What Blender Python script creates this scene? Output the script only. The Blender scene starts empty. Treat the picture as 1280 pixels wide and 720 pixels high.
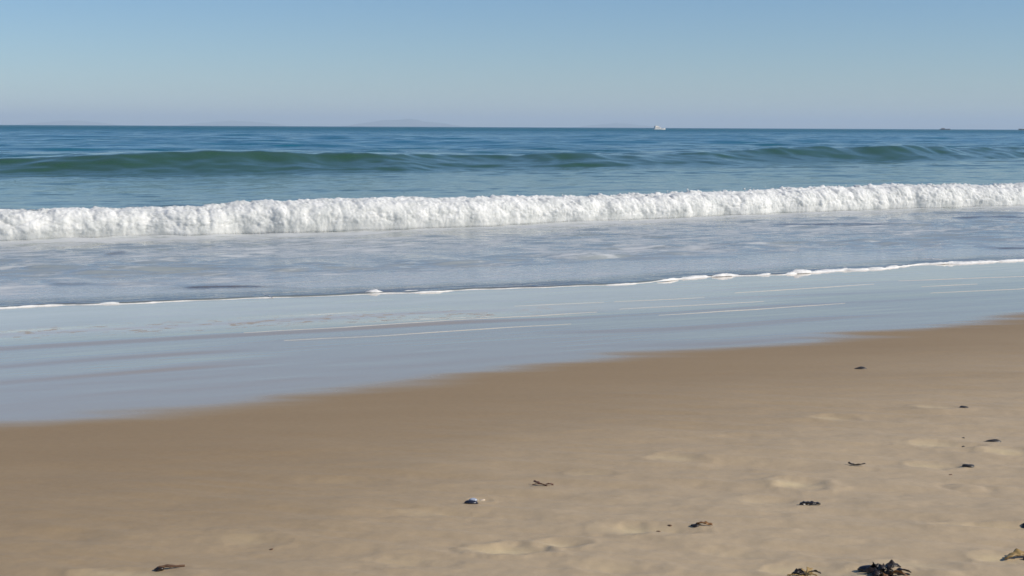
import bpy, bmesh, math, random
import numpy as np
from mathutils import Vector, Matrix

random.seed(7)
rng = np.random.default_rng(7)
S = bpy.context.scene
COL = S.collection
R = math.radians

# ------------------------------------------------------------------ camera
CZ = 2.2                      # eye height above the still sea
F = 1700.0                    # focal length in pixels of a 1280 wide picture
PITCH = math.atan(202.4 / F)
ROLL = R(0.27)
EARTH = 6.371e6
cam = bpy.data.cameras.new('camera')
cam.sensor_width = 36.0
cam.lens = 36.0 * F / 1280.0
cam.clip_start = 0.1
cam.clip_end = 80000
cam_o = bpy.data.objects.new('camera', cam)
COL.objects.link(cam_o)
CAM_M = Matrix.Translation((0, 0, CZ)) @ Matrix.Rotation(math.pi / 2 - PITCH, 4, 'X') @ Matrix.Rotation(ROLL, 4, 'Z')
cam_o.matrix_world = CAM_M
S.camera = cam_o
ROT = np.array(CAM_M.to_3x3())

# ------------------------------------------------------------------ shore frame
SH = R(25.0)
OX, OY = 0.0, 18.7            # a point on the water's edge
def to_st(x, y):
    dx, dy = x - OX, y - OY
    return dx * math.cos(SH) + dy * math.sin(SH), -dx * math.sin(SH) + dy * math.cos(SH)
def to_xy(s, t):
    return OX + s * math.cos(SH) - t * math.sin(SH), OY + s * math.sin(SH) + t * math.cos(SH)

def sand_plane(t):
    """height of the smooth beach at offshore distance t (negative = landward)"""
    t = np.asarray(t, float)
    land = np.where(t < -8.0, 0.245 + (-8.0 - t) / 30.0, 0.045 - t / 40.0)
    land = np.where(t < -40, 0.245 + 32 / 30.0 + (-40 - t) / 60.0, land)
    return land

def look(px, py, zf):
    """the point of the surface z = zf(t) that a surveyed bearing meets"""
    d = ROT @ np.array([(px - 640) / F, (360 - py) / F, -1.0])
    k = (zf(0) - CZ) / d[2]
    for _ in range(30):
        x, y = d[0] * k, d[1] * k
        s, t = to_st(x, y)
        k = (float(zf(t)) - CZ) / d[2]
    return d[0] * k, d[1] * k, CZ + d[2] * k

def line_st(pts, zf):
    out = [to_st(*look(px, py, zf)[:2]) for px, py in pts]
    a = np.array(out)
    return a[np.argsort(a[:, 0])]

def smooth_interp(a, s):
    """piecewise line with linear ends, softened"""
    s = np.asarray(s, float)
    def f(q):
        v = np.interp(q, a[:, 0], a[:, 1])
        kl = (a[1, 1] - a[0, 1]) / (a[1, 0] - a[0, 0]); kr = (a[-1, 1] - a[-2, 1]) / (a[-1, 0] - a[-2, 0])
        kl = np.clip(kl, -.3, .3); kr = np.clip(kr, -.3, .3)
        v = np.where(q < a[0, 0], a[0, 1] + np.clip(kl * (q - a[0, 0]), -6, 6), v)
        v = np.where(q > a[-1, 0], a[-1, 1] + np.clip(kr * (q - a[-1, 0]), -6, 6), v)
        return v
    w = (a[-1, 0] - a[0, 0]) / len(a) * 0.35
    return (f(s - w) + 2 * f(s) + f(s + w)) / 4

flat = lambda t: 0.0
swashz = lambda t: 0.05
EDGE = line_st([(0,387),(70,383.5),(140,380),(230,376.5),(320,372.5),(410,369.5),(500,366),(570,363.5),(640,361),(730,358),(810,354),
                (860,350),(915,346),(965,344.5),(1015,342),(1060,338.5),(1115,337),(1165,331.5),(1215,328),(1280,326)], swashz)
WET = line_st([(-200,552),(0,530),(130,521),(250,511),(435,490),(530,477),(580,470),(640,460),(760,448),(890,440),(1000,430),(1070,420),(1160,411),(1230,402),(1280,398),(1480,372)], sand_plane)
BASE = line_st([(0,301),(160,296),(320,292),(480,287),(640,281),(800,274),(960,267),(1120,261),(1280,257)], flat)
SWELL = line_st([(0,214),(160,214),(320,212),(480,210),(640,208),(800,205),(960,201),(1120,198),(1280,196)], flat)
f_edge = lambda s: smooth_interp(EDGE, s) + (fbm(np.asarray(s, float) * .75, np.asarray(s, float) * 0 + 2, 19, 4) - .5) * .55
f_wet = lambda s: smooth_interp(WET, s)
f_base = lambda s: smooth_interp(BASE, s)
def f_swell(s):
    c = np.polyfit(SWELL[:, 0], SWELL[:, 1], 2)
    q = np.clip(s, SWELL[0, 0] - 15, SWELL[-1, 0] + 25)
    return np.polyval(c, q)

# ------------------------------------------------------------------ noise
def _hash(ix, iy, seed):
    h = (ix.astype(np.int64) * 374761393 + iy.astype(np.int64) * 668265263 + seed * 1442695041) & 0xffffffff
    h = ((h ^ (h >> 13)) * 1274126177) & 0xffffffff
    h = (h ^ (h >> 16)) & 0xffffffff
    h = (h * 2246822519) & 0xffffffff
    return ((h ^ (h >> 15)) & 0xffffff) / float(0xffffff)
def vnoise(x, y, seed=0):
    x = np.asarray(x, float); y = np.asarray(y, float)
    ix = np.floor(x); iy = np.floor(y); fx = x - ix; fy = y - iy
    fx = fx ** 3 * (fx * (fx * 6 - 15) + 10); fy = fy ** 3 * (fy * (fy * 6 - 15) + 10)
    a = _hash(ix, iy, seed); b = _hash(ix + 1, iy, seed); c = _hash(ix, iy + 1, seed); d = _hash(ix + 1, iy + 1, seed)
    return (a * (1 - fx) + b * fx) * (1 - fy) + (c * (1 - fx) + d * fx) * fy
def fbm(x, y, seed=0, octs=4, gain=0.5):
    v = 0; a = 1; n = 0
    for o in range(octs):
        v = v + a * vnoise(x * 2.03 ** o + 17.3 * o, y * 2.03 ** o - 9.1 * o, seed + o); n += a; a *= gain
    return v / n
def sstep(a, b, x):
    q = np.clip((x - a) / (b - a), 0, 1)
    return q * q * (3 - 2 * q)

# ------------------------------------------------------------------ mesh helpers
def grid_mesh(name, X, Y, Z, mat, attrs=None, parent=None, flip=False):
    n, m = X.shape
    me = bpy.data.meshes.new(name)
    co = np.stack([X, Y, Z], -1).reshape(-1, 3).astype(np.float32)
    me.vertices.add(n * m)
    me.vertices.foreach_set('co', co.ravel())
    i = np.arange(n * m).reshape(n, m)
    q = np.stack([i[:-1, :-1], i[:-1, 1:], i[1:, 1:], i[1:, :-1]], -1).reshape(-1, 4)
    if flip: q = q[:, ::-1]
    k = len(q)
    me.loops.add(k * 4); me.polygons.add(k)
    me.loops.foreach_set('vertex_index', q.ravel().astype(np.int32))
    me.polygons.foreach_set('loop_start', np.arange(0, k * 4, 4, dtype=np.int32))
    me.polygons.foreach_set('loop_total', np.full(k, 4, dtype=np.int32))
    me.polygons.foreach_set('use_smooth', np.ones(k, dtype=bool))
    me.update(calc_edges=True)
    for an, v in (attrs or {}).items():
        at = me.attributes.new(an, 'FLOAT', 'POINT')
        at.data.foreach_set('value', np.asarray(v, np.float32).ravel())
    me.materials.append(mat)
    o = bpy.data.objects.new(name, me)
    COL.objects.link(o)
    if parent: o.parent = parent
    return o
def bm_obj(name, bm, mat, parent=None, smooth=True):
    bmesh.ops.recalc_face_normals(bm, faces=bm.faces)
    me = bpy.data.meshes.new(name)
    bm.to_mesh(me); bm.free()
    for p in me.polygons: p.use_smooth = smooth
    me.materials.append(mat)
    o = bpy.data.objects.new(name, me)
    COL.objects.link(o)
    if parent: o.parent = parent
    return o
def empty(name, loc, rz=0.0):
    o = bpy.data.objects.new(name, None)
    o.empty_display_size = 0.1
    COL.objects.link(o); o.location = loc; o.rotation_euler = (0, 0, rz)
    return o
def tag(o, label=None, cat=None, group=None, kind=None):
    if label: o['label'] = label
    if cat: o['category'] = cat
    if group: o['group'] = group
    if kind: o['kind'] = kind
    return o

# ------------------------------------------------------------------ materials
class NT:
    def __init__(s, name):
        s.m = bpy.data.materials.new(name); s.m.use_nodes = True
        s.t = s.m.node_tree; s.b = s.t.nodes['Principled BSDF']
    def n(s, typ, **kw):
        nd = s.t.nodes.new(typ)
        for k, v in kw.items():
            if k in nd.inputs: nd.inputs[k].default_value = v
            else: setattr(nd, k, v)
        return nd
    def l(s, a, b): s.t.links.new(a, b)
    def attr(s, name): return s.n('ShaderNodeAttribute', attribute_name=name).outputs['Fac']
    def math(s, op, a, b=None, clamp=False):
        nd = s.n('ShaderNodeMath', operation=op, use_clamp=clamp)
        for i, v in enumerate((a, b)):
            if v is None: continue
            if isinstance(v, (int, float)): nd.inputs[i].default_value = v
            else: s.l(v, nd.inputs[i])
        return nd.outputs[0]
    def mix(s, f, a, b):
        nd = s.n('ShaderNodeMix', data_type='RGBA')
        for i, v in ((0, f), (6, a), (7, b)):
            if isinstance(v, (int, float)): nd.inputs[i].default_value = v
            elif isinstance(v, tuple): nd.inputs[i].default_value = (*v, 1)
            else: s.l(v, nd.inputs[i])
        return nd.outputs[2]
    def lerp(s, f, a, b):
        nd = s.n('ShaderNodeMix', data_type='FLOAT')
        for i, v in ((0, f), (2, a), (3, b)):
            if isinstance(v, (int, float)): nd.inputs[i].default_value = v
            else: s.l(v, nd.inputs[i])
        return nd.outputs[0]
    def ramp(s, f, a, b):
        nd = s.n('ShaderNodeMapRange', interpolation_type='SMOOTHSTEP')
        s.l(f, nd.inputs[0]); nd.inputs[1].default_value = a; nd.inputs[2].default_value = b
        return nd.outputs[0]
    def coords(s, scale=(1, 1, 1), rz=0.0):
        tc = s.n('ShaderNodeTexCoord'); mp = s.n('ShaderNodeMapping')
        mp.inputs['Rotation'].default_value = (0, 0, rz); mp.inputs['Scale'].default_value = scale
        s.l(tc.outputs['Object'], mp.inputs[0])
        return mp.outputs[0]
    def noise(s, vec, scale, detail=4, rough=0.55):
        nd = s.n('ShaderNodeTexNoise'); s.l(vec, nd.inputs['Vector'])
        nd.inputs['Scale'].default_value = scale; nd.inputs['Detail'].default_value = detail; nd.inputs['Roughness'].default_value = rough
        return nd.outputs['Fac']
    def bump(s, h, strength, dist, normal=None):
        nd = s.n('ShaderNodeBump'); s.l(h, nd.inputs['Height'])
        if isinstance(strength, (int, float)): nd.inputs['Strength'].default_value = strength
        else: s.l(strength, nd.inputs['Strength'])
        nd.inputs['Distance'].default_value = dist
        if normal: s.l(normal, nd.inputs['Normal'])
        return nd.outputs[0]
    def set(s, **kw):
        for k, v in kw.items():
            k = k.replace('_', ' ')
            if isinstance(v, (int, float)): s.b.inputs[k].default_value = v
            elif isinstance(v, tuple): s.b.inputs[k].default_value = (*v, 1)
            else: s.l(v, s.b.inputs[k])
        return s

def plain(name, col, rough=0.6, var=0.25, scale=60, bump=0.2, dist=0.002, **kw):
    m = NT(name)
    v = m.coords()
    f = m.noise(v, scale)
    m.set(Base_Color=m.mix(f, tuple(c * (1 - var) for c in col), tuple(min(1, c * (1 + var)) for c in col)), Roughness=rough,
          Normal=m.bump(f, bump, dist), **kw)
    return m.m

# sand: dry, damp and under a film of water
m = NT('sand_material')
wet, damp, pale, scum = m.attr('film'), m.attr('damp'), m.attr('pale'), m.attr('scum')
v = m.coords()
va = m.coords((0.35, 1.6, 1), R(14))
blot = m.noise(va, 1.1, 5, 0.6)
grain = m.noise(v, 420, 3, 0.7)
mid = m.noise(v, 26, 4, 0.6)
dry = m.mix(blot, (0.475, 0.360, 0.225), (0.515, 0.393, 0.248))
dampc = m.mix(blot, (0.295, 0.200, 0.104), (0.345, 0.243, 0.134))
c = m.mix(damp, dry, dampc)
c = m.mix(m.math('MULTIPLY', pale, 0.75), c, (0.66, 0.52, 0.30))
g2 = m.lerp(grain, 0.78, 1.22)
g3 = m.lerp(mid, 0.90, 1.10)
gm = m.n('ShaderNodeVectorMath', operation='SCALE'); m.l(c, gm.inputs[0]); m.l(m.math('MULTIPLY', g2, g3), gm.inputs['Scale'])
filmc = m.mix(scum, (0.41, 0.33, 0.222), (0.78, 0.67, 0.51))
c = m.mix(wet, gm.outputs[0], filmc)
h = m.math('ADD', m.math('MULTIPLY', grain, 0.35), mid)
m.set(Base_Color=c, Roughness=m.lerp(wet, 0.62, 0.055), IOR=m.lerp(wet, 1.3, 1.56),
      Normal=m.bump(h, m.math('MULTIPLY', m.math('SUBTRACT', 1.0, wet, True), 0.30), 0.004))
M_SAND = m.m

# sea water
m = NT('sea_water')
deep, foam, lace, silt = m.attr('deep'), m.attr('foam'), m.attr('shallow'), m.attr('silt')
sh = m.coords((1, 1, 1), -SH)
lng = m.n('ShaderNodeMapping'); m.l(sh, lng.inputs[0]); lng.inputs['Scale'].default_value = (0.32, 1.0, 1.0)
body = m.mix(deep, (0.032, 0.088, 0.042), (0.006, 0.120, 0.182))
body = m.mix(lace, body, (0.405, 0.425, 0.42))
body = m.mix(silt, body, (0.115, 0.082, 0.062))
f1 = m.noise(lng.outputs[0], 3.4, 5, 0.64)
f2 = m.noise(lng.outputs[0], 9.0, 4, 0.6)
fm = m.math('ADD', m.math('MULTIPLY', f1, 0.65), m.math('MULTIPLY', f2, 0.35))
cov = m.math('ADD', foam, m.math('MULTIPLY', m.math('SUBTRACT', fm, 0.5), 2.6))
mask = m.math('MULTIPLY', m.ramp(cov, 0.42, 0.95), m.ramp(foam, 0.0, 0.08))
c = m.mix(m.math('MULTIPLY', mask, 0.9), body, (0.60, 0.61, 0.60))
b1 = m.noise(lng.outputs[0], 1.1, 5, 0.65)
b2 = m.noise(lng.outputs[0], 0.16, 5, 0.6)
gst = m.n('ShaderNodeMapping'); m.l(sh, gst.inputs[0]); gst.inputs['Scale'].default_value = (0.22, 1.0, 1.0)
gust = m.math('ADD', m.math('MULTIPLY', m.ramp(m.noise(gst.outputs[0], 0.10, 3, 0.6), .38, .62), .6), m.math('MULTIPLY', m.ramp(m.noise(gst.outputs[0], 0.4, 3, 0.6), .4, .6), .5))
gust = m.lerp(m.attr('far'), m.lerp(gust, 0.04, 0.34), m.lerp(gust, 0.95, 1.5))
nb = m.bump(b1, m.lerp(deep, 0.08, gust), 0.45)
nb = m.bump(f1, m.math('MULTIPLY', lace, 0.45), 0.06, nb)
nb = m.bump(b2, m.math('MULTIPLY', m.math('MULTIPLY', deep, gust), 0.8), 2.6, nb)
m.set(Base_Color=c, Roughness=m.lerp(mask, m.math('ADD', m.lerp(m.attr('far'), m.lerp(deep, 0.06, 0.14), 0.5), m.math('MULTIPLY', lace, 0.05)), 0.6), IOR=1.34, Normal=nb)
M_SEA = m.m

# breaking foam
m = NT('breaker_foam')
fo = m.attr('foam')
v = m.coords()
n1 = m.noise(v, 5.0, 6, 0.65); n2 = m.noise(v, 22, 5, 0.7); n3 = m.noise(v, 2.6, 4, 0.55)
cov = m.math('ADD', fo, m.math('MULTIPLY', m.math('SUBTRACT', n1, 0.5), 2.0))
mask = m.ramp(cov, 0.30, 0.62)
white = m.mix(m.ramp(n3, .3, .7), (0.55, 0.558, 0.535), (0.77, 0.76, 0.72))
c = m.mix(mask, m.mix(n2, (0.22, 0.25, 0.235), (0.40, 0.43, 0.41)), white)
m.set(Base_Color=c, Roughness=m.lerp(mask, 0.12, 0.9), IOR=1.33, Subsurface_Weight=0.7, Subsurface_Scale=0.12,
      Normal=m.bump(m.math('ADD', n1, m.math('MULTIPLY', n2, 0.4)), 0.35, 0.05))
m.b.inputs['Subsurface Radius'].default_value = (1.0, 1.0, 1.0)
M_FOAM = m.m
M_LINE = plain('foam_residue', (0.60, 0.56, 0.48), 0.7, 0.15, 30, 0.3, 0.01)
M_EDGE = plain('swash_foam', (0.80, 0.78, 0.74), 0.8, 0.12, 40, 0.5, 0.01)
M_HILL = plain('far_hills', (0.10, 0.11, 0.09), 0.9, 0.3, 0.004, 0.1, 5)

# ------------------------------------------------------------------ the beach
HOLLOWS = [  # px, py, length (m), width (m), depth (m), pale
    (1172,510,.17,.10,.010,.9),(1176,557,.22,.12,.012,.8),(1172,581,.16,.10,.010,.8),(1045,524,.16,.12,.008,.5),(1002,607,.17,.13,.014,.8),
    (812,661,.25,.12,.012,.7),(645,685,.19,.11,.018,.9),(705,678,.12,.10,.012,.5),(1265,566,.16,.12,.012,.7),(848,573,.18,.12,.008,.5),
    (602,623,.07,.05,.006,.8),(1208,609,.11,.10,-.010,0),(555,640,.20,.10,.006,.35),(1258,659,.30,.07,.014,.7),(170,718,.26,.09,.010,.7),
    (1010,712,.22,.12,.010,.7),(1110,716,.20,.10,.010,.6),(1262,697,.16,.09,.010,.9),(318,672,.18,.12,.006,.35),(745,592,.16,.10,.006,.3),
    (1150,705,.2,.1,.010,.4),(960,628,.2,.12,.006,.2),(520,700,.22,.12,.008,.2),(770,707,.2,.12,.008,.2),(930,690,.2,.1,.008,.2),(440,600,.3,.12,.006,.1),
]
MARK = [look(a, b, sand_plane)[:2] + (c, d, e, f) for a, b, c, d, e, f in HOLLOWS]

def beach(X, Y):
    s, t = to_st(X, Y)
    Z = sand_plane(t)
    dw = f_wet(s) - t                                 # >0 landward of the film
    wob = (fbm(X * .55 + 3, Y * 2.2, 31, 4) - .5) * 1.0
    streak = (fbm(X * .7 + Y * .1, Y * 4.2, 57, 3) - .5) * (.36 + .28 * sstep(-5, 3, s)) * sstep(-1.8, -.1, dw)
    d2 = dw + wob * .55 + streak
    film = 1 - sstep(-.40, .34, d2)
    dampv = 1 - sstep(0.0, 1.0, (dw + wob * .8) / np.interp(X, [-3, -1.6, 0, 3, 8], [9.5, 7.8, 5.2, 4.4, 4.2]))
    landw = sstep(-.1, 1.2, dw)
    Z = Z + landw * (fbm(X * .8, Y * 1.1, 3, 3) - .5) * .030 * sstep(0, 3, dw)
    # low backwash ridges running down the beach
    a = R(-17); u = X * math.cos(a) + Y * math.sin(a); w = -X * math.sin(a) + Y * math.cos(a)
    rid = fbm(u * 1.1, w * 7.0, 11, 3)
    Z = Z + landw * (rid - .5) * .032 * sstep(.5, 3.5, dw)
    a = R(12); u = X * math.cos(a) + Y * math.sin(a); w = -X * math.sin(a) + Y * math.cos(a)
    Z = Z + landw * (fbm(u * .7, w * 4.5, 21, 3) - .5) * .014 * sstep(.2, 2.5, dw)
    lump = fbm(X * 5, Y * 6, 41, 3)
    Z = Z + landw * (lump - .5) * .014 * sstep(1.5, 4.5, dw)
    # ripples of the draining film
    fr = ((t + .9 * (fbm(s * .22, t * .3, 77, 2) - .5)) * .95 + s * .06) % 1.0
    prof = np.where(fr < .22, sstep(0, .22, fr), 1 - sstep(.22, 1, fr))
    amp = (.0085 * sstep(7, -4, s) + .0014) * sstep(.25, .6, vnoise(s * .3, t * .6, 95))
    inside = sstep(.1, -.8, dw) * sstep(-5.8, -3.6, dw)
    Z = Z + amp * prof * inside * (0.4 + 1.2 * vnoise(s * .4, t * 1.1, 91))
    Z = Z + sstep(.1, -.6, dw) * (fbm(s * .8, t * 3.5, 63, 3) - .5) * .0035
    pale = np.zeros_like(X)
    for hx, hy, L, W, D, P in MARK:
        near = (np.abs(X - hx) < 4 * L) & (np.abs(Y - hy) < 4 * L)
        if not near.any(): continue
        xx, yy = X[near], Y[near]
        nz = fbm(xx * 9, yy * 9, 5, 3) - .5
        qx = (xx - hx) / L; qy = (yy - hy + .12 * (xx - hx)) / W
        r = np.sqrt(qx ** 2 + qy ** 2) + nz * .7
        D = D * .85
        bowl = -D * np.exp(-(r / .62) ** 2) + D * .55 * np.exp(-((r - 1.05) / .28) ** 2)
        Z[near] += bowl
        pale[near] = np.maximum(pale[near], P * np.exp(-((qx + .25) ** 2 / .35 + qy ** 2 / .30) - nz * 1.5))  # dry-sand tint, shifted left to paint in the hollow's sunlit wall as well
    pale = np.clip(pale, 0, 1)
    # scum left on the film just below the water's edge
    de = f_edge(s) - t                                # >0 landward of the edge
    sc = sstep(3.4 , 1.0, de + wob * .6) * sstep(-.2, .3, de)
    holes = vnoise(s * 7, t * 13, 8) * .55 + vnoise(s * 15, t * 30, 9) * .45
    belt = np.exp(-((de - 2.6 - wob * .3) / .45) ** 2) * sstep(4, -1, s)
    sc = sc * .75 * (0.6 + .4 * fbm(s * 1.2, t * 4, 15, 3)) + belt * .35
    sc = np.clip(sc, 0, 1)
    film = film * (1 - .55 * np.clip(belt * 1.3, 0, 1) * sstep(1.0, -3, s) * sstep(.66, .72, holes))
    return Z, film, np.clip(dampv, 0, 1), pale, sc

yr = [4.0]
while yr[-1] < 24: yr.append(yr[-1] * 1.0024)
y_near = np.array(yr)
y_back = -np.geomspace(60, 0.05, 40) + 4.0
y_far = np.geomspace(y_near[-1] * 1.02, 140, 60)
ys = np.concatenate([y_back, y_near, y_far])
ud = np.linspace(-.56, .56, 760)
uo = np.geomspace(.575, 9, 40)
us = np.concatenate([-uo[::-1], ud, uo])
wy = np.maximum(ys, 4.0)
X = us[None, :] * wy[:, None]; Y = np.repeat(ys[:, None], len(us), 1)
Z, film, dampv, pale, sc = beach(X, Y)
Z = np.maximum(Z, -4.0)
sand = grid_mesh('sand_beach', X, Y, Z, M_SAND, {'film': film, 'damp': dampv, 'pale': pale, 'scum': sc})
tag(sand, kind='structure')

def sand_at(x, y):
    return float(beach(np.array([[x]], float), np.array([[y]], float))[0][0, 0])
def on_sand(px, py):
    x, y, _ = look(px, py, sand_plane)
    return x, y, sand_at(x, y)

# ------------------------------------------------------------------ the sea
def sea_base(t):                                     # mean level, with the thin swash tongue over the sand
    return 0.022 * np.exp(-np.maximum(t, 0) / 2.5)
H_PTS = None
def breaker_h(s):
    return np.interp(s, [BASE[0, 0] - 6, BASE[0, 0], 0, BASE[-1, 0], BASE[-1, 0] + 20], [.55, .57, .57, .62, .57]) * (1 + .32 * (fbm(s * .22, s * 0, 71, 3) - .5))
SW_S = None
def swell_h(s):
    # along-crest height of the green swell: peaks and saddles
    pk = [(0,.55),(60,.72),(120,.80),(270,1.0),(370,.92),(440,.86),(500,.78),(580,.62),(680,.56),(760,.64),(820,.58),(900,.66),(960,.66),(1050,.86),(1130,1.0),(1200,.84),(1260,.62),(1300,.6)]
    ps = [to_st(*look(px, np.interp(px, [0,160,320,480,640,800,960,1120,1280],[214,214,212,210,208,205,201,198,196]), flat)[:2])[0] for px, _ in pk]
    v = np.interp(s, [ps[0] - 20] + ps + [ps[-1] + 25], [.6] + [h for _, h in pk] + [.7])
    return v
WAVES = []
for lam, n, slope in ((.35, 5, .020), (.6, 6, .026), (1.0, 7, .032), (1.7, 7, .034), (2.8, 6, .030), (4.6, 6, .026), (7.5, 5, .020), (13, 4, .014)):
    for i in range(n):
        l = lam * random.uniform(.75, 1.35)
        ang = random.gauss(0, .42)
        k = 2 * math.pi / l
        WAVES.append((k * math.sin(ang), k * math.cos(ang), slope / k * random.uniform(.6, 1.2), random.uniform(0, 6.28), l))

def sea_surface(s, tau, dt):
    e = f_edge(s)
    t = tau + e * np.exp(-tau / 6)
    z = sea_base(tau)
    # chop
    env = np.interp(tau, [0, .6, 4, 10, 13, 35, 45, 70, 120, 400, 1500], [.0, .7, 1.9, 1.8, .36, .32, .6, .85, 1.3, 2.6, 2.8])
    ch = np.zeros_like(s)
    wx = (fbm(s * .21, t * .21, 201, 2) - .5) * 2.2; wt = (fbm(s * .17, t * .3, 207, 2) - .5) * 2.2
    for ks, kt, a, ph, l in WAVES:
        ok = dt < l / 3.0
        if not ok.any(): continue
        w = np.clip((l / 3.0 - dt) / (l / 3.0) * 1.6, 0, 1)
        lim = 1.0 if l < .75 else (sstep(8, 22, tau) * .75 + .25 if l < 3.2 else sstep(20, 60, tau))
        ph2 = ks * (s + wx) + kt * (t + wt) + ph
        ch += w * lim * a * (np.sin(ph2) + .22 * np.sin(2 * ph2 + 1.2))
    patch = .45 + 1.1 * fbm(s * .12, t * .3, 300, 3)
    z = z + ch * env * patch
    # wavelets rolling in behind the water's edge
    for (px0, py0, px1, py1, hh) in WAVELETS:
        a0 = to_st(*look(px0, py0, swashz)[:2]); a1 = to_st(*look(px1, py1, swashz)[:2])
        q = (s - a0[0]) / (a1[0] - a0[0])
        tl = a0[1] + q * (a1[1] - a0[1]) + .05 * np.sin(s * 3)
        env2 = sstep(-.15, .25, q) * sstep(1.15, .75, q)
        d = t - tl
        z = z + env2 * hh * np.where(d < 0, np.exp(-(d / .10) ** 2), np.exp(-(d / .55) ** 2))
    # breaker: a bore with a steep front
    tb = f_base(s) + .22; hb = breaker_h(s)
    d = t - tb
    front = sstep(-.02, .5, d)
    back = np.exp(-(np.maximum(d - .8, 0) / 2.6) ** 1.4)
    z = z + hb * .90 * front * back
    z = z - .012 * np.exp(-((d + 1.1) / .8) ** 2)
    # swell standing up beyond
    ts = f_swell(s) + (fbm(s * .13, s * 0, 401, 4) - .5) * 4.5
    hs = swell_h(s) * np.interp(s, [-15, 25], [.74, .92]) * (1 + .35 * (fbm(s * .3, t * .25, 411, 3) - .5))
    d = t - ts
    wdt = 3.4
    pr = np.where(d < wdt, np.clip((d + 1.2) / (wdt + 1.2), 0, 1) ** 1.4, np.exp(-((d - wdt) / 7.5) ** 2))
    z = z + hs * pr - .10 * np.exp(-((d + 3) / 4) ** 2)
    # further swells, lower
    for off, hh, ww, sd in ((34, .30, 7, 3), (62, .42, 9, 5), (105, .38, 12, 6), (170, .4, 18, 8)):
        tt = ts + off + (fbm(s * .03, s * 0 + off, 500 + sd, 2) - .5) * 14
        z = z + hh * (.3 + 1.2 * fbm(s * .045, t * .02, 520 + sd, 2)) * np.exp(-((t - tt) / ww) ** 2)
    x, y = to_xy(s, t)
    z = z - (x * x + y * y) / (2 * EARTH)
    # the tongue ends on the sand
    lip = sstep(0.0, .10, tau)
    zs = sand_plane(t)
    z = np.where(tau < 3, np.maximum(z, zs + .012 + .012 * sstep(0, .5, tau)), z)
    z = z * lip + (zs - .02) * (1 - lip)
    return x, y, z, t

WAVELETS = [(215, 358, 345, 357, .045), (345, 358, 390, 362, .02), (840, 339, 905, 345, .035), (1105, 320, 1205, 325, .03), (1240, 309, 1300, 309, .035),
            (395, 365, 560, 359, .02), (960, 279, 1110, 277, .03), (1180, 270, 1290, 269, .03), (130, 314, 160, 311, .02), (60, 352, 120, 350, .02)]
tr = [0.0]
while tr[-1] < 9000:
    q = tr[-1]
    tr.append(q + (.03 if q < 2 else .06 if q < 8 else .08 if q < 18 else min(.08 * (q / 18), .0045 * q) if q < 700 else .02 * q))
tau = np.array(tr)
ud = np.linspace(-1, 1, 900)
uo = np.geomspace(1.03, 6, 34)
us = np.concatenate([-uo[::-1], ud, uo])
T = np.repeat(tau[:, None], len(us), 1)
Sx = 1.4 + .55 * T + us[None, :] * (11 + .6 * T)
dtau = np.gradient(tau)[:, None] * np.ones_like(Sx)
dt = np.maximum(dtau, (11 + .6 * T) * 2 / 900)
X, Y, Z, Tt = sea_surface(Sx, T, dt)
dist_b = f_base(Sx) - Tt                              # >0 in front of the breaker
apron = sstep(2.6, .1, dist_b) * sstep(-1.0, -.3, dist_b)
foamv = (.66 + .5 * fbm(Sx * .8, Tt * 1.6, 660, 3)) * apron
foamv = np.maximum(foamv, (.53 + .50 * (fbm(Sx * .25, Tt * .5, 620, 3) - .5)) * sstep(.1, .8, T) * sstep(-.2, .5, dist_b))
foamv = np.maximum(foamv, .42 * sstep(.55, .1, T) )
behind = np.exp(-((dist_b + 1.7) / .8) ** 2) * .30
foamv = np.maximum(foamv, behind)
past = Tt - f_swell(Sx)
deepv = sstep(2, 14, past) * .5 + sstep(10, 70, past) * .5
shal = (.72 + .28 * sstep(6, 0, T)) * sstep(-.4, .6, dist_b) + .25 * sstep(-22, -2, dist_b) * sstep(.6, -.4, dist_b)
shal = shal * (1 - .5 * sstep(1.2, .1, T))
silt = sstep(.03, .12, T) * sstep(.95, .25, T) * (.25 + 1.1 * fbm(Sx * .6, Tt * 1.5, 640, 3))
for (px0, py0, px1, py1, hh) in WAVELETS:
    a0 = to_st(*look(px0, py0, swashz)[:2]); a1 = to_st(*look(px1, py1, swashz)[:2])
    q = (Sx - a0[0]) / (a1[0] - a0[0]); d = Tt - (a0[1] + q * (a1[1] - a0[1]) + .05 * np.sin(Sx * 3))
    silt = np.maximum(silt, sstep(-.15, .25, q) * sstep(1.15, .75, q) * np.exp(-((d + .12) / .2) ** 2) * min(1, hh * 24))
silt = np.clip(silt, 0, 1); foamv = foamv * (1 - .8 * silt)
sea = grid_mesh('sea', X, Y, Z, M_SEA, {'far': sstep(180, 900, Tt), 'deep': deepv, 'foam': foamv, 'shallow': shal, 'silt': silt})
tag(sea, kind='structure')

# ------------------------------------------------------------------ the breaking wave: a long roll of white water
NS = 2600; NV = 84
s1 = np.linspace(BASE[0, 0] - 9, BASE[-1, 0] + 16, NS)
vv = np.linspace(0, 1, NV)
SS, VV = np.meshgrid(s1, vv)
tb = f_base(SS) + (fbm(SS * .9, SS * 0, 31, 3) - .5) * .35
hb = breaker_h(SS)
PH = VV * math.pi * .70
D = .62
tt = tb + D * (1 - np.cos(PH)) - .10 * np.sin(PH * 2) * (VV < .5)
zz = hb * np.sin(np.minimum(PH, math.pi * .5)) ** .85
zz = np.where(PH > math.pi / 2, hb * (1 - .16 * ((PH - math.pi / 2) / (math.pi * .2)) ** 1.5), zz) 
nt = -np.cos(PH); nz = np.sin(PH)
arc = VV * 1.25
b1 = np.abs(fbm(SS * 1.8, arc * 1.8, 900, 2) - .5) * 2
b2 = np.abs(fbm(SS * 5.0 + 4, arc * 5.0, 910, 2) - .5) * 2
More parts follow.
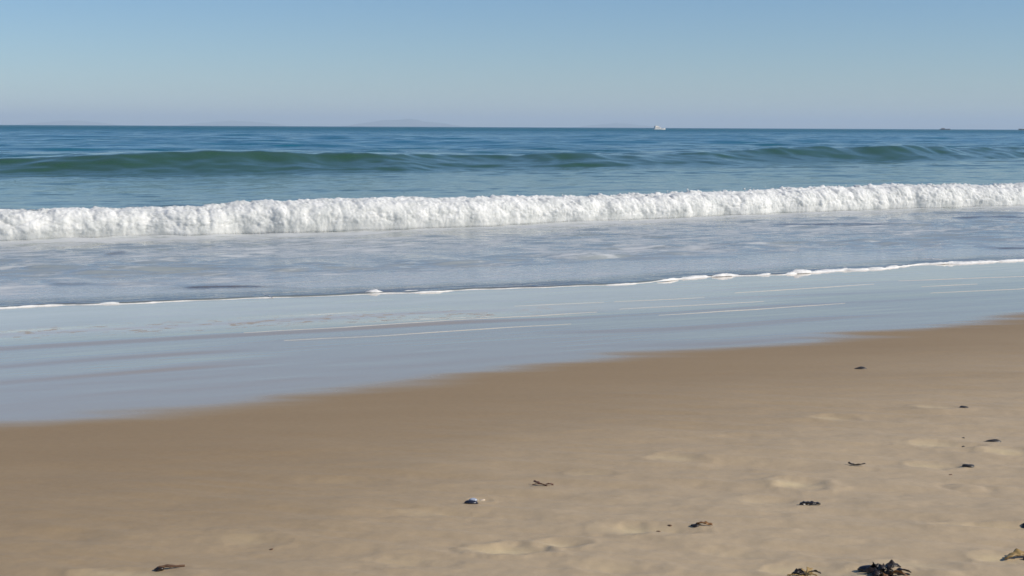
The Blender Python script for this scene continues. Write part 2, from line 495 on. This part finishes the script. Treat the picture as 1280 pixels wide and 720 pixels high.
b3 = np.abs(fbm(SS * 13, arc * 13, 920, 2) - .5) * 2
b0 = fbm(SS * .8, arc * .7, 930, 2) - .5
b4 = fbm(SS * 9, arc * 9, 925, 4) - .5
disp = .11 * b0 * (1 - .6 * sstep(.45, .7, VV)) + .07 * (np.sqrt(b1 + .02) - .5) * (1 - .4 * sstep(.5, .75, VV)) + .038 * (np.sqrt(b2 + .02) - .5) + .035 * b4 + .03 * (b3 - .3)
disp *= (.35 + .65 * sstep(0, .15, VV)) * (1 - .75 * sstep(.72, 1, VV))
tt = tt + nt * disp
zz = zz + nz * disp
crest = sstep(.55, .75, VV) * sstep(.98, .8, VV)
zz = zz + crest * (.05 * np.maximum(fbm(SS * 6, arc * 6, 940, 3) - .55, 0) * 4) * sstep(-6, 14, SS)
zz = np.where(VV < .02, -.03, zz)
zz = zz - .10 * sstep(.9, 1.0, VV)
leftness = sstep(6, -8, SS)
fo = 1.0 - sstep(.42, .95, VV) * (.42 + .40 * leftness) 
fo = fo - .10 * sstep(.35, .8, VV) * leftness
X, Y = to_xy(SS, tt)
wave = empty('breaking_wave', (*to_xy(0, float(f_base(0.0))), 0.0))
bx, by, bz = wave.location
roll = grid_mesh('foam_front', X - bx, Y - by, zz, M_FOAM, {'foam': fo}, wave)
bm = bmesh.new()
for i in range(190):
    s = random.uniform(4, BASE[-1, 0] + 6)
    if random.random() > (s - 2) / 24: continue
    hgt = float(breaker_h(np.array(s))); t = float(f_base(np.array(s))) + random.uniform(.35, .85)
    x, y = to_xy(s, t)
    r = random.uniform(.008, .026)
    bmesh.ops.create_icosphere(bm, subdivisions=1, radius=r, matrix=Matrix.Translation((x - bx, y - by, hgt + abs(random.gauss(0, .03)))) @ Matrix.Diagonal((1.2, 1, .8, 1)))
me_sp = bm_obj('spray', bm, M_EDGE, wave)
me_sp['kind'] = 'stuff'
tag(wave, 'long white foaming breaker rolling in between the blue sea and the wet sand', 'wave')

# ------------------------------------------------------------------ foam along the water's edge and lines left on the film
def strip(pts, width, height, name, mat, seed=0, step=.02, lumps=0.0, taper=True, zf=None, wide=None):
    P = np.array(pts, float)
    L = np.concatenate([[0], np.cumsum(np.hypot(*(P[1:] - P[:-1]).T))])
    q = np.arange(0, L[-1], step)
    cx = np.interp(q, L, P[:, 0]); cy = np.interp(q, L, P[:, 1])
    k = max(3, min(int(.25 / step), len(q) // 6)); ker = np.hanning(k * 2 + 1); ker /= ker.sum()
    cx = np.convolve(np.pad(cx, k, 'edge'), ker, 'valid'); cy = np.convolve(np.pad(cy, k, 'edge'), ker, 'valid')
    tx = np.gradient(cx); ty = np.gradient(cy); ln = np.hypot(tx, ty) + 1e-9
    nx, ny = -ty / ln, tx / ln
    wob = (fbm(q * 2.2, q * 0, seed, 4) - .5)
    cx = cx + nx * wob * width * 1.1; cy = cy + ny * wob * width * 1.1
    w = width * (.12 + 1.7 * fbm(q * 1.1, q * 0 + 5, seed + 3, 4) ** 1.5)
    if wide is not None: w = w * wide(cx, q) * (1 + lumps * np.maximum(fbm(q * .9, q * 0 + 9, seed + 7, 3) - .5, 0) * 6)
    h = height * np.minimum(w / width, 1.6)
    if taper:
        tl = min(.8, q[-1] * .4); e = sstep(0, tl, q) * sstep(0, tl, q[-1] - q); w = w * (.12 + .88 * e); h = h * (.1 + .9 * e)
    a = np.linspace(-1, 1, 9)
    prof = np.sqrt(np.maximum(1 - a * a, 0))
    jit = fbm(q[:, None] * 14, a[None, :] * 2 + q[:, None] * 3, seed + 11, 3) - .5
    XX = cx[:, None] + nx[:, None] * a[None, :] * w[:, None] / 2
    YY = cy[:, None] + ny[:, None] * a[None, :] * w[:, None] / 2
    s_, t_ = to_st(XX, YY)
    if zf is None: zg = beach(XX, YY)[0]
    else: zg = zf(s_, t_)
    ZZ = zg - .004 + prof[None, :] * (h[:, None] * (1 + 1.1 * jit) + .006)
    return XX, YY, ZZ

def join_grids(name, grids, mat):
    cos, faces, off = [], [], 0
    for XX, YY, ZZ in grids:
        n, m_ = XX.shape
        cos.append(np.stack([XX, YY, ZZ], -1).reshape(-1, 3))
        i = np.arange(n * m_).reshape(n, m_) + off; off += n * m_
        faces.append(np.stack([i[:-1, :-1], i[1:, :-1], i[1:, 1:], i[:-1, 1:]], -1).reshape(-1, 4))
    me = bpy.data.meshes.new(name)
    me.from_pydata(np.concatenate(cos).tolist(), [], np.concatenate(faces).tolist())
    for p in me.polygons: p.use_smooth = True
    me.materials.append(mat)
    o = bpy.data.objects.new(name, me); COL.objects.link(o)
    return o

se = np.arange(EDGE[0, 0] - 6, EDGE[-1, 0] + 10, .1)
ex, ey = to_xy(se, f_edge(se) + .03)
g = strip(list(zip(ex, ey)), .05, .014, 'edge', M_EDGE, 5, .015, 0, False, None,
          lambda x, q: np.interp(x, [-6, 0, 3, 8], [.38, .6, 1.4, 1.9]) * (.40 + 2.0 * sstep(.42, .72, fbm(q * 2.1, q * 0 + 3, 77, 3))))
# thicker boiling bits toward the right
extra = []
for (pa, pb, w, h, sd) in (((890,347.5),(925,345.2),.12,.03,1),((945,345),(965,344),.09,.025,2),((985,343.6),(1018,341.5),.15,.04,3),((1050,338.5),(1062,338),.1,.03,4),
                          ((1170,331.5),(1222,327.8),.14,.045,5),((1075,337.6),(1110,336.8),.08,.025,6),((820,353.8),(850,351),.07,.02,7),
                          ((1110,320.5),(1200,327),.07,.02,8),((125,380.2),(150,379.2),.07,.02,10),((455,367),(480,366.3),.07,.02,11),((325,368),(342,373),.05,.015,12),((500,365.7),(530,364.5),.06,.018,13)):
    a = look(*pa, swashz); b = look(*pb, swashz)
    extra.append(strip([a[:2], b[:2]], w, h, 'x', M_EDGE, 40 + sd, .012, 0, True, lambda s_, t_: np.maximum(sand_plane(t_) + .02, .045) - .01))
e = join_grids('swash_foam', [g] + extra, M_EDGE)
tag(e, 'thin white foam edge where the water ends on the wet sand', 'foam', kind='stuff')

LINES = [([(300,417.5),(420,411),(540,403.5),(640,397),(750,390)],.055),([(350,426),(480,419.5),(640,409),(720,405)],.04),([(0,443),(130,438),(250,432),(330,428)],.035),
         ([(770,386.5),(860,382),(960,376.5)],.05),([(820,394.5),(930,387.5),(1060,379)],.045),([(765,377.5),(885,372)],.035),([(915,366.5),(1000,361),(1095,355)],.04),
         ([(1120,351.5),(1280,345.5),(1400,341)],.05),([(1160,366.5),(1280,361),(1380,357)],.05),([(1150,358.5),(1225,355)],.035),([(640,383),(760,377.5)],.025)]
gs = []
LINES.pop(2)
for k, (pts, w) in enumerate(LINES):
    gs.append(strip([look(*p, sand_plane)[:2] for p in pts], w * .75, .002, 'l', M_LINE, 100 + 13 * k, .025))
e = join_grids('foam_lines', gs, M_LINE)
tag(e, 'fine pale foam lines lying on the shining wet sand', 'foam', kind='stuff')

# ------------------------------------------------------------------ far islands behind the haze
def hill(name, px0, px1, peaks, dist, depth):
    x0 = (px0 - 640) / F * dist; x1 = (px1 - 640) / F * dist
    n = 120; k = 30
    xs = np.linspace(x0, x1, n); q = np.linspace(0, 1, n)
    drop = dist * dist / (2 * EARTH)
    hgt = np.interp(q, [p[0] for p in peaks], [p[1] for p in peaks]) * (.85 + .3 * fbm(q * 9, q * 0, int(px0) & 63, 4))
    a = np.linspace(-1, 1, k)
    XX = np.repeat(xs[None, :], k, 0)
    YY = dist + a[:, None] * depth * np.ones_like(XX)
    ZZ = -drop - 5 + (hgt[None, :] + 5) * np.clip(1 - np.abs(a[:, None]) ** 1.4, 0, 1) * (1 + .25 * (fbm(XX / 300, YY / 300, 3, 4) - .5))
    o = grid_mesh(name, XX, YY, ZZ, M_HILL)
    tag(o, kind='structure')
hill('distant_hills', 410, 600, [(0,0),(.15,35),(.35,108),(.5,112),(.65,98),(.8,45),(1,0)], 19000, 900)
hill('distant_hills', 20, 160, [(0,0),(.2,60),(.5,95),(.8,60),(1,0)], 21000, 900)
hill('distant_hills', 215, 370, [(0,0),(.2,60),(.5,105),(.8,70),(1,0)], 21000, 900)
hill('distant_hills', 700, 840, [(0,0),(.3,60),(.5,92),(.8,40),(1,0)], 20500, 900)

# ------------------------------------------------------------------ boats
M_WHITE = plain('white_gelcoat', (0.74, 0.70, 0.64), 0.35, 0.04, 2, 0.0)
M_CABIN = plain('cream_paint', (0.74, 0.66, 0.55), 0.4, 0.05, 2, 0.0)
M_GLASS = plain('dark_window_glass', (0.03, 0.035, 0.04), 0.1, 0.1, 2, 0.0)
M_DARKH = plain('dark_hull_paint', (0.07, 0.05, 0.055), 0.5, 0.2, 2, 0.0)
M_RUST = plain('brown_deckhouse_paint', (0.20, 0.13, 0.11), 0.5, 0.2, 2, 0.0)

def loft(sections):
    bm = bmesh.new(); rings = []
    for sec in sections: rings.append([bm.verts.new(p) for p in sec])
    for a, b in zip(rings, rings[1:]):
        for i in range(len(a)):
            j = (i + 1) % len(a)
            bm.faces.new((a[i], a[j], b[j], b[i]))
    bm.faces.new(rings[0]); bm.faces.new(rings[-1][::-1])
    return bm
def hull_bm(L, B, fb, sheer, draft=.5):
    secs = []
    for i in range(15):
        q = i / 14; x = -L / 2 + L * q
        w = B / 2 * (1 if q < .5 else max(.03, 1 - ((q - .5) / .5) ** 2.2))
        top = fb + sheer * q ** 2
        secs.append([(x, -w, top), (x, -w * .82, 0), (x, -w * .35, -draft), (x, w * .35, -draft), (x, w * .82, 0), (x, w, top)])
    return loft(secs)
def house(x0, x1, w, z0, z1, rake0=0., rake1=0., taper=.88):
    secs = [[(x0 + (x1 - x0) * 0, -w, z0), (x0 + rake0, -w * taper, z1), (x0 + rake0, w * taper, z1), (x0, w, z0)],
            [(x1, -w, z0), (x1 - rake1, -w * taper, z1), (x1 - rake1, w * taper, z1), (x1, w, z0)]]
    return loft(secs)
def pole(bm, a, b, r):
    a = Vector(a); b = Vector(b); d = b - a
    m_ = Matrix.Translation((a + b) / 2) @ d.to_track_quat('Z', 'Y').to_matrix().to_4x4()
    bmesh.ops.create_cone(bm, cap_ends=True, segments=8, radius1=r, radius2=r, depth=d.length, matrix=m_)

def bearing(px, dist):
    x = (px - 640) / F * dist / math.cos(PITCH) * 1.0
    return x, dist, -(x * x + dist * dist) / (2 * EARTH)
# white motor yacht, bow to the right
b = empty('motor_yacht', bearing(821, 1100), R(24))
b.scale = (.72, .72, .64)
tag(b, 'small white motor yacht on the horizon with its cabin toward the stern', 'boat')
bm_obj('hull', hull_bm(15, 4.2, 1.2, .7), M_WHITE, b, False)
cab = bm_obj('cabin', house(-6.6, 1.8, 1.8, 1.15, 3.2, .2, 1.6), M_WHITE, b, False)
for sy in (-1, 1):
    for i in range(4):
        x = -5.4 + i * 1.5
        bmw = bmesh.new()
        bmesh.ops.create_cube(bmw, size=1, matrix=Matrix.Translation((x, sy * 1.74, 2.3)) @ Matrix.Diagonal((1.1, .06, .6, 1)))
        bm_obj('window', bmw, M_GLASS, cab, False)
bm_obj('flybridge', house(-6.2, -1.5, 1.5, 3.2, 4.6, .2, 1.0), M_CABIN, b, False)
bm = bmesh.new(); pole(bm, (-4.6, 0, 4.5), (-5.0, 0, 7.0), .09); pole(bm, (-5.4, -.5, 5.9), (-4.5, .5, 5.9), .05)
bm_obj('mast', bm, M_WHITE, b)
for sy in (-1, 1):
    secs = []
    for i in range(9):
        x = 1.6 + i * .68; zt = 1.8 + .7 * ((x + 7.5) / 15) ** 2; yy = sy * 1.7 * max(.05, 1 - ((x - 1.6) / 6) ** 2.2)
        secs.append([(x, yy - .03, zt - .03), (x, yy + .03, zt - .03), (x, yy + .03, zt + .03), (x, yy - .03, zt + .03)])
    bm_obj('railing', loft(secs), M_WHITE, b)
# two low dark craft far off
def dark_boat(px, dist, L, label, flip):
    b = empty('dark_boat', bearing(px, dist), R(178 if flip else 3))
    tag(b, label, 'boat', 'dark boats on the horizon')
    bm_obj('hull', hull_bm(L, L * .24, L * .07, L * .03), M_DARKH, b, False)
    hs = bm_obj('deckhouse', house(-L * .36, -L * .05, L * .09, L * .065, L * .155, .3, .5), M_RUST, b, False)
    for i in range(3):
        for sy in (-1, 1):
            bm = bmesh.new()
            bmesh.ops.create_cube(bm, size=1, matrix=Matrix.Translation((-L * .28 + i * L * .07, sy * L * .087, L * .115)) @ Matrix.Diagonal((L * .035, .05, L * .03, 1)))
            bm_obj('window', bm, M_GLASS, hs, False)
    bm = bmesh.new(); pole(bm, (-L * .2, 0, L * .15), (-L * .2, 0, L * .24), .05)
    bm_obj('mast', bm, M_DARKH, b)
dark_boat(1173, 2200, 17, 'low dark boat on the horizon right of the white yacht', False)
dark_boat(1272, 2200, 22, 'low dark boat on the horizon at the far right edge', True)

# ------------------------------------------------------------------ shells, weed and stones on the sand
M_MUSSEL = plain('mussel_shell', (0.018, 0.02, 0.032), 0.28, 0.5, 90, 0.3)
M_NACRE = plain('worn_nacre', (0.34, 0.37, 0.44), 0.2, 0.15, 60, 0.1)
M_KELP = plain('dark_kelp', (0.022, 0.014, 0.008), 0.35, 0.5, 60, 0.4)
M_AMBER = plain('amber_kelp', (0.22, 0.105, 0.03), 0.4, 0.4, 60, 0.3)
M_YELLOW = plain('yellow_weed', (0.34, 0.22, 0.075), 0.55, 0.4, 60, 0.4)
M_TWIG = plain('brown_driftwood', (0.12, 0.06, 0.028), 0.7, 0.4, 80, 0.5)
M_REDW = plain('red_brown_weed', (0.13, 0.055, 0.03), 0.5, 0.4, 60, 0.4)
M_STONE = plain('dark_stone', (0.035, 0.028, 0.022), 0.5, 0.4, 70, 0.5)
M_CHIP = plain('pale_shell', (0.66, 0.52, 0.38), 0.5, 0.2, 60, 0.2)

def valve_bm(L, W, H, open_=0.0, side=1):
    """one half of a mussel: a pointed, domed shell"""
    bm = bmesh.new(); n = 22; k = 7
    tip = None; rings = []
    for j in range(k):
        r = 1 - j / (k - 1) * .96
        ring = []
        for i in range(n):
            a = 2 * math.pi * i / n
            x = math.cos(a); y = math.sin(a)
            wid = .5 + .5 * (1 - ((x - .25) / 1.3) ** 2)
            px = L / 2 * x * r - (1 - r) * L * .2
            py = W / 2 * y * wid * r
            pz = H * math.sqrt(max(0, 1 - r * r)) + .002
            ring.append(bm.verts.new((px, py, pz)))
        rings.append(ring)
    for a, b_ in zip(rings, rings[1:]):
        for i in range(n): bm.faces.new((a[i], a[(i + 1) % n], b_[(i + 1) % n], b_[i]))
    bm.faces.new(rings[-1]); bm.faces.new(rings[0][::-1])
    if open_: bmesh.ops.rotate(bm, verts=bm.verts, cent=(-L / 2, 0, 0), matrix=Matrix.Rotation(open_, 3, 'X'))
    return bm
def rock_bm(lx, ly, lz, seed, rough=.25):
    bm = bmesh.new(); bmesh.ops.create_icosphere(bm, subdivisions=3, radius=1)
    r = random.Random(seed); ph = [r.uniform(0, 6.28) for _ in range(9)]
    for v_ in bm.verts:
        c = v_.co
        k = 1 + rough * (math.sin(c.x * 2.3 + ph[0]) * math.cos(c.y * 2.9 + ph[1]) + .5 * math.sin(c.z * 4 + c.x * 3 + ph[2]) + .3 * math.sin(c.y * 7 + ph[3]))
        v_.co = Vector((c.x * lx / 2 * k, c.y * ly / 2 * k, max(c.z, -.45) * lz / 2 * k))
    return bm
def blade_bm(pts, width, thick=.003, curl=.25, seed=0):
    """a strap of weed along a 3-D path"""
    bm = bmesh.new(); r = random.Random(seed); n = 20
    P = [Vector(p) for p in pts]
    def at(q):
        f = q * (len(P) - 1); i = min(int(f), len(P) - 2); u = f - i
        p0 = P[max(i - 1, 0)]; p1 = P[i]; p2 = P[i + 1]; p3 = P[min(i + 2, len(P) - 1)]
        return .5 * ((2 * p1) + (p2 - p0) * u + (2 * p0 - 5 * p1 + 4 * p2 - p3) * u * u + (3 * p1 - p0 - 3 * p2 + p3) * u ** 3)
    rings = []
    for i in range(n + 1):
        q = i / n; c = at(q); d = (at(min(q + .02, 1)) - at(max(q - .02, 0))); d.z *= .3
        side = Vector((-d.y, d.x, 0)).normalized() if d.length > 0 else Vector((0, 1, 0))
        w = width * (.25 + .75 * math.sin(math.pi * min(1, q * .9 + .08)) ** .6) * (1 + .25 * math.sin(q * 17 + seed))
        up = Vector((0, 0, 1))
        tw = curl * math.sin(q * 5 + seed)
        sv = side * math.cos(tw) + up * math.sin(tw)
        ring = []
        for a in range(8):
            t_ = 2 * math.pi * a / 8
            ring.append(bm.verts.new(c + sv * math.cos(t_) * w / 2 + up * (math.sin(t_) * thick + thick + abs(math.cos(t_)) * w * .1 * (1 + math.sin(q * 23)))))
        rings.append(ring)
    for a, b_ in zip(rings, rings[1:]):
        for i in range(8): bm.faces.new((a[i], a[(i + 1) % 8], b_[(i + 1) % 8], b_[i]))
    bm.faces.new(rings[0]); bm.faces.new(rings[-1][::-1])
    return bm
def put(name, px, py, label, cat, rz=0.0, sink=.001, group=None):
    x, y, z = on_sand(px, py)
    o = empty(name, (x, y, z - sink), rz)
    tag(o, label, cat, group)
    return o

# open mussel with a pale worn flank
o = put('mussel_shell', 589, 628, 'blue black mussel shell with a pale shining patch beside a tiny shell chip', 'shell', R(8))
bm_obj('valve', valve_bm(.074, .040, .017), M_MUSSEL, o)
bm = valve_bm(.046, .026, .010); bmesh.ops.rotate(bm, verts=bm.verts, cent=(0, 0, 0), matrix=Matrix.Rotation(R(28), 3, 'X')); bmesh.ops.translate(bm, verts=bm.verts, vec=(.012, .022, .011))
vl = bm_obj('valve', bm, M_NACRE, o); vl['label'] = 'pale pearly upper valve'
o = put('shell_chip', 603, 622, 'tiny pale shell chip just right of the pearly mussel', 'shell', R(20))
bm_obj('shell_piece', rock_bm(.032, .03, .010, 4), M_CHIP, o)
o = put('seaweed_sprig', 675, 606, 'small forked red brown seaweed sprig lying alone on smooth sand', 'seaweed', R(-6))
bm_obj('frond', blade_bm([(-.035, .03, .012), (-.012, .01, .010), (.012, -.004, .006), (.04, -.018, .002)], .014, .003, .6, 1), M_REDW, o)
bm_obj('frond', blade_bm([(-.04, -.012, .004), (-.015, -.008, .009), (.01, -.004, .006)], .009, .002, .5, 2), M_REDW, o)
bm_obj('frond', blade_bm([(.03, .004, .004), (.05, .008, .006), (.07, .004, .002)], .014, .003, .5, 3), M_REDW, o)
o = put('kelp_scrap', 870, 659, 'black and amber kelp scrap at the right end of a pale trough', 'seaweed', R(0))
bm_obj('knob', rock_bm(.042, .036, .020, 6), M_KELP, o)
bm_obj('blade', blade_bm([(.0, 0, .006), (.025, .003, .010), (.05, 0, .006), (.075, -.004, .002)], .022, .004, .3, 4), M_AMBER, o)
o = put('kelp_scrap', 1004, 632, 'dark kelp scrap with rounded black left end and thin tail, nothing pale beside it', 'seaweed', R(-4))
bm_obj('knob', rock_bm(.044, .042, .034, 9, .15), M_KELP, o)
bm_obj('blade', blade_bm([(-.004, .004, .006), (.015, .0, .006), (.035, -.004, .005), (.06, .0, .004), (.082, .004, .001)], .030, .005, .15, 5), M_KELP, o)
o = put('driftwood_twig', 208, 712, 'small brown twig with a dark thick end by the lower left edge', 'twig', R(16))
bm_obj('stem', blade_bm([(-.035, 0, .006), (0, .002, .010), (.035, -.002, .007), (.075, .006, .004)], .015, .005, .2, 6), M_TWIG, o)
bm = rock_bm(.036, .026, .022, 12); bmesh.ops.translate(bm, verts=bm.verts, vec=(-.03, -.002, .004)); bm_obj('stub', bm, M_KELP, o)
for (px, py, lx, ly, lz, rz, lab, sd) in (
    (1076, 461, .088, .06, .032, -3, 'flat dark stone nearest the wet sand, alone on smooth brown sand', 21),
    (1205, 511, .060, .05, .024, -6, 'small dark stone at the right end of the topmost pale trough', 22),
    (1211, 583, .066, .05, .024, 0, 'dark oval stone right of a pale trough, below the wedge shaped stone', 24)):
    o = put('beach_stone', px, py, lab, 'stone', R(rz), .002, 'dark stones on the sand')
    bm_obj('stone', rock_bm(lx, ly, lz, sd, .18), M_STONE, o)
o = put('beach_stone', 1239, 553, 'wedge shaped dark stone with a thin left tip near the right edge', 'stone', R(-14), .002, 'dark stones on the sand')
bm = rock_bm(.092, .058, .044, 23, .2)
for v_ in bm.verts:
    k = (v_.co.x + .046) / .092; v_.co.y *= .3 + .75 * k; v_.co.z *= .35 + .75 * k
bm_obj('stone', bm, M_STONE, o)
for (px, py, lab, sd) in ((1204, 549.5, 'tiny dark pebble above the pale trough left of the wedge shaped stone', 31), (1204, 558, 'tiny dark pebble on the pale trough left of the wedge shaped stone', 32),
                          (837, 657, 'tiny brown pebble left of the black and amber kelp scrap', 33), (823, 661, 'tiny brown pebble farthest left in the trough of the amber kelp scrap', 34),
                          (1188, 593, 'tiny grey pebble on bare sand below the dark oval stone', 35), (339, 684, 'tiny dark pebble alone on the lower left sand', 36)):
    o = put('pebble', px, py, lab, 'pebble', random.uniform(0, 3), .002, 'tiny pebbles on the sand')
    bm_obj('stone', rock_bm(.020, .022, .011, sd), M_STONE if sd < 33 else M_TWIG, o)
o = put('kelp_ribbon', 1071, 584, 'thin curved dark kelp ribbon upslope right of the round ended kelp scrap', 'seaweed', R(-10))
bm_obj('blade', blade_bm([(-.045, .018, .008), (-.02, .002, .004), (.01, -.004, .006), (.045, .004, .012)], .018, .003, .5, 8), M_KELP, o)

# big dark weed clump at the lower edge
cx, cy, cz = on_sand(1106, 718)
clump = empty('seaweed_clump', (cx, cy, cz - .002))
tag(clump, 'large dark seaweed clump with upright tips at the bottom edge', 'seaweed')
r_ = random.Random(3)
for i in range(15):
    a = r_.uniform(0, 6.28); L = r_.uniform(.05, .105)
    p0 = Vector((r_.gauss(0, .012), r_.gauss(0, .012), .006)); d = Vector((math.cos(a), math.sin(a) * .7, 0))
    up = r_.uniform(.0, .030)
    pts = [p0, p0 + d * L * .35 + Vector((0, 0, up * .7 + .006)), p0 + d * L * .7 + Vector((0, 0, up)), p0 + d * L + Vector((0, 0, up * r_.uniform(.2, 1.1)))]
    bm_obj('frond', blade_bm(pts, r_.uniform(.014, .03), .003, .7, i), M_KELP if i % 4 else M_AMBER, clump)
bm_obj('holdfast', rock_bm(.08, .06, .036, 51, .35), M_KELP, clump)
for dx, dy, tz in ((-.045, .02, .048), (.03, .01, .042), (-.01, .02, .034)):
    bm_obj('stipe', blade_bm([(dx * .2, dy * .2, .01), (dx * .6, dy, tz * .6), (dx, dy * 1.1, tz)], .012, .004, .4, int(tz * 1000)), M_KELP, clump)
x, y, z = on_sand(1086, 714)
o = empty('mussel_shell', (x, y, z + .006), R(172)); tag(o, 'blue black mussel shell lying against the left side of the dark seaweed clump', 'shell')
bm_obj('valve', valve_bm(.095, .044, .020), M_MUSSEL, o)
bm = valve_bm(.092, .042, .010); bmesh.ops.scale(bm, verts=bm.verts, vec=(1, 1, -1)); bm_obj('valve', bm, M_MUSSEL, o)
cx, cy, cz = on_sand(1008, 719)
clump = empty('seaweed_clump', (cx, cy, cz - .002)); tag(clump, 'flat yellow brown seaweed tuft at the bottom edge left of the dark clump', 'seaweed')
for i in range(11):
    a = r_.uniform(0, 6.28); L = r_.uniform(.04, .085); up = r_.uniform(.004, .02)
    d = Vector((math.cos(a), math.sin(a) * .7, 0)); p0 = Vector((r_.gauss(0, .012), r_.gauss(0, .01), .004))
    bm_obj('frond', blade_bm([p0, p0 + d * L * .5 + Vector((0, 0, up)), p0 + d * L + Vector((0, 0, up * .4))], r_.uniform(.012, .024), .003, .6, 40 + i), M_YELLOW if i % 3 else M_KELP, clump)
o = put('weed_scrap', 1272, 696, 'tan weed scrap with a dark bead at the lower right edge', 'seaweed', R(10))
bm_obj('blade', blade_bm([(-.06, -.01, .003), (-.02, .004, .012), (.02, .01, .016), (.06, .0, .010)], .036, .005, .4, 61), M_YELLOW, o)
bm = rock_bm(.028, .024, .018, 62); bmesh.ops.translate(bm, verts=bm.verts, vec=(.024, -.028, .006)); bm_obj('bead', bm, M_KELP, o)
o = put('kelp_scrap', 1284, 658, 'dark kelp scrap cut by the right edge, at the end of a pale ridge', 'seaweed', R(5))
bm_obj('knob', rock_bm(.05, .04, .030, 71), M_KELP, o)
bm_obj('blade', blade_bm([(0, 0, .008), (.03, .01, .012), (.06, .006, .006), (.09, .01, .003)], .026, .004, .4, 72), M_KELP, o)

# ------------------------------------------------------------------ air, sky, sun
HZ = 1.1e-4
bm = bmesh.new(); bmesh.ops.create_cube(bm, size=1, matrix=Matrix.Translation((0, 10000, 45)) @ Matrix.Diagonal((50000, 40000, 250, 1)))
mh = bpy.data.materials.new('haze_air'); mh.use_nodes = True
nt = mh.node_tree; nt.nodes.clear()
pv = nt.nodes.new('ShaderNodeVolumePrincipled'); out = nt.nodes.new('ShaderNodeOutputMaterial')
pv.inputs['Density'].default_value = HZ; pv.inputs['Color'].default_value = (0.80, 0.90, 1.0, 1); pv.inputs['Anisotropy'].default_value = 0.0
nt.links.new(pv.outputs[0], out.inputs['Volume'])
hz = bm_obj('haze', bm, mh, None, False); tag(hz, kind='stuff')

SUN_AZ, SUN_EL = R(106), R(36)       # clockwise from the view direction
w = bpy.data.worlds.new('World'); S.world = w; w.use_nodes = True
nt = w.node_tree; bg = nt.nodes['Background']
sky = nt.nodes.new('ShaderNodeTexSky'); sky.sky_type = 'NISHITA'; sky.sun_disc = False
sky.sun_elevation = SUN_EL; sky.sun_rotation = SUN_AZ; sky.altitude = 0; sky.air_density = 1.0; sky.dust_density = 0.0; sky.ozone_density = 8.5
nt.links.new(sky.outputs[0], bg.inputs[0]); bg.inputs[1].default_value = 0.098
sl = bpy.data.lights.new('sun', 'SUN'); sl.energy = 4.2; sl.angle = R(.5); sl.color = (1.0, .93, .82)
so = bpy.data.objects.new('sun', sl); COL.objects.link(so)
to_sun = Vector((math.sin(SUN_AZ) * math.cos(SUN_EL), math.cos(SUN_AZ) * math.cos(SUN_EL), math.sin(SUN_EL)))
so.rotation_euler = to_sun.to_track_quat('Z', 'Y').to_euler()
so.location = (30, -10, 20)

S.render.engine = 'CYCLES'
S.view_settings.view_transform = 'Standard'; S.view_settings.look = 'None'; S.view_settings.gamma = 1; S.view_settings.exposure = 0
S.cycles.use_denoising = True
S.cycles.volume_bounces = 1
S.cycles.max_bounces = 6
S.cycles.filter_width = 1.6
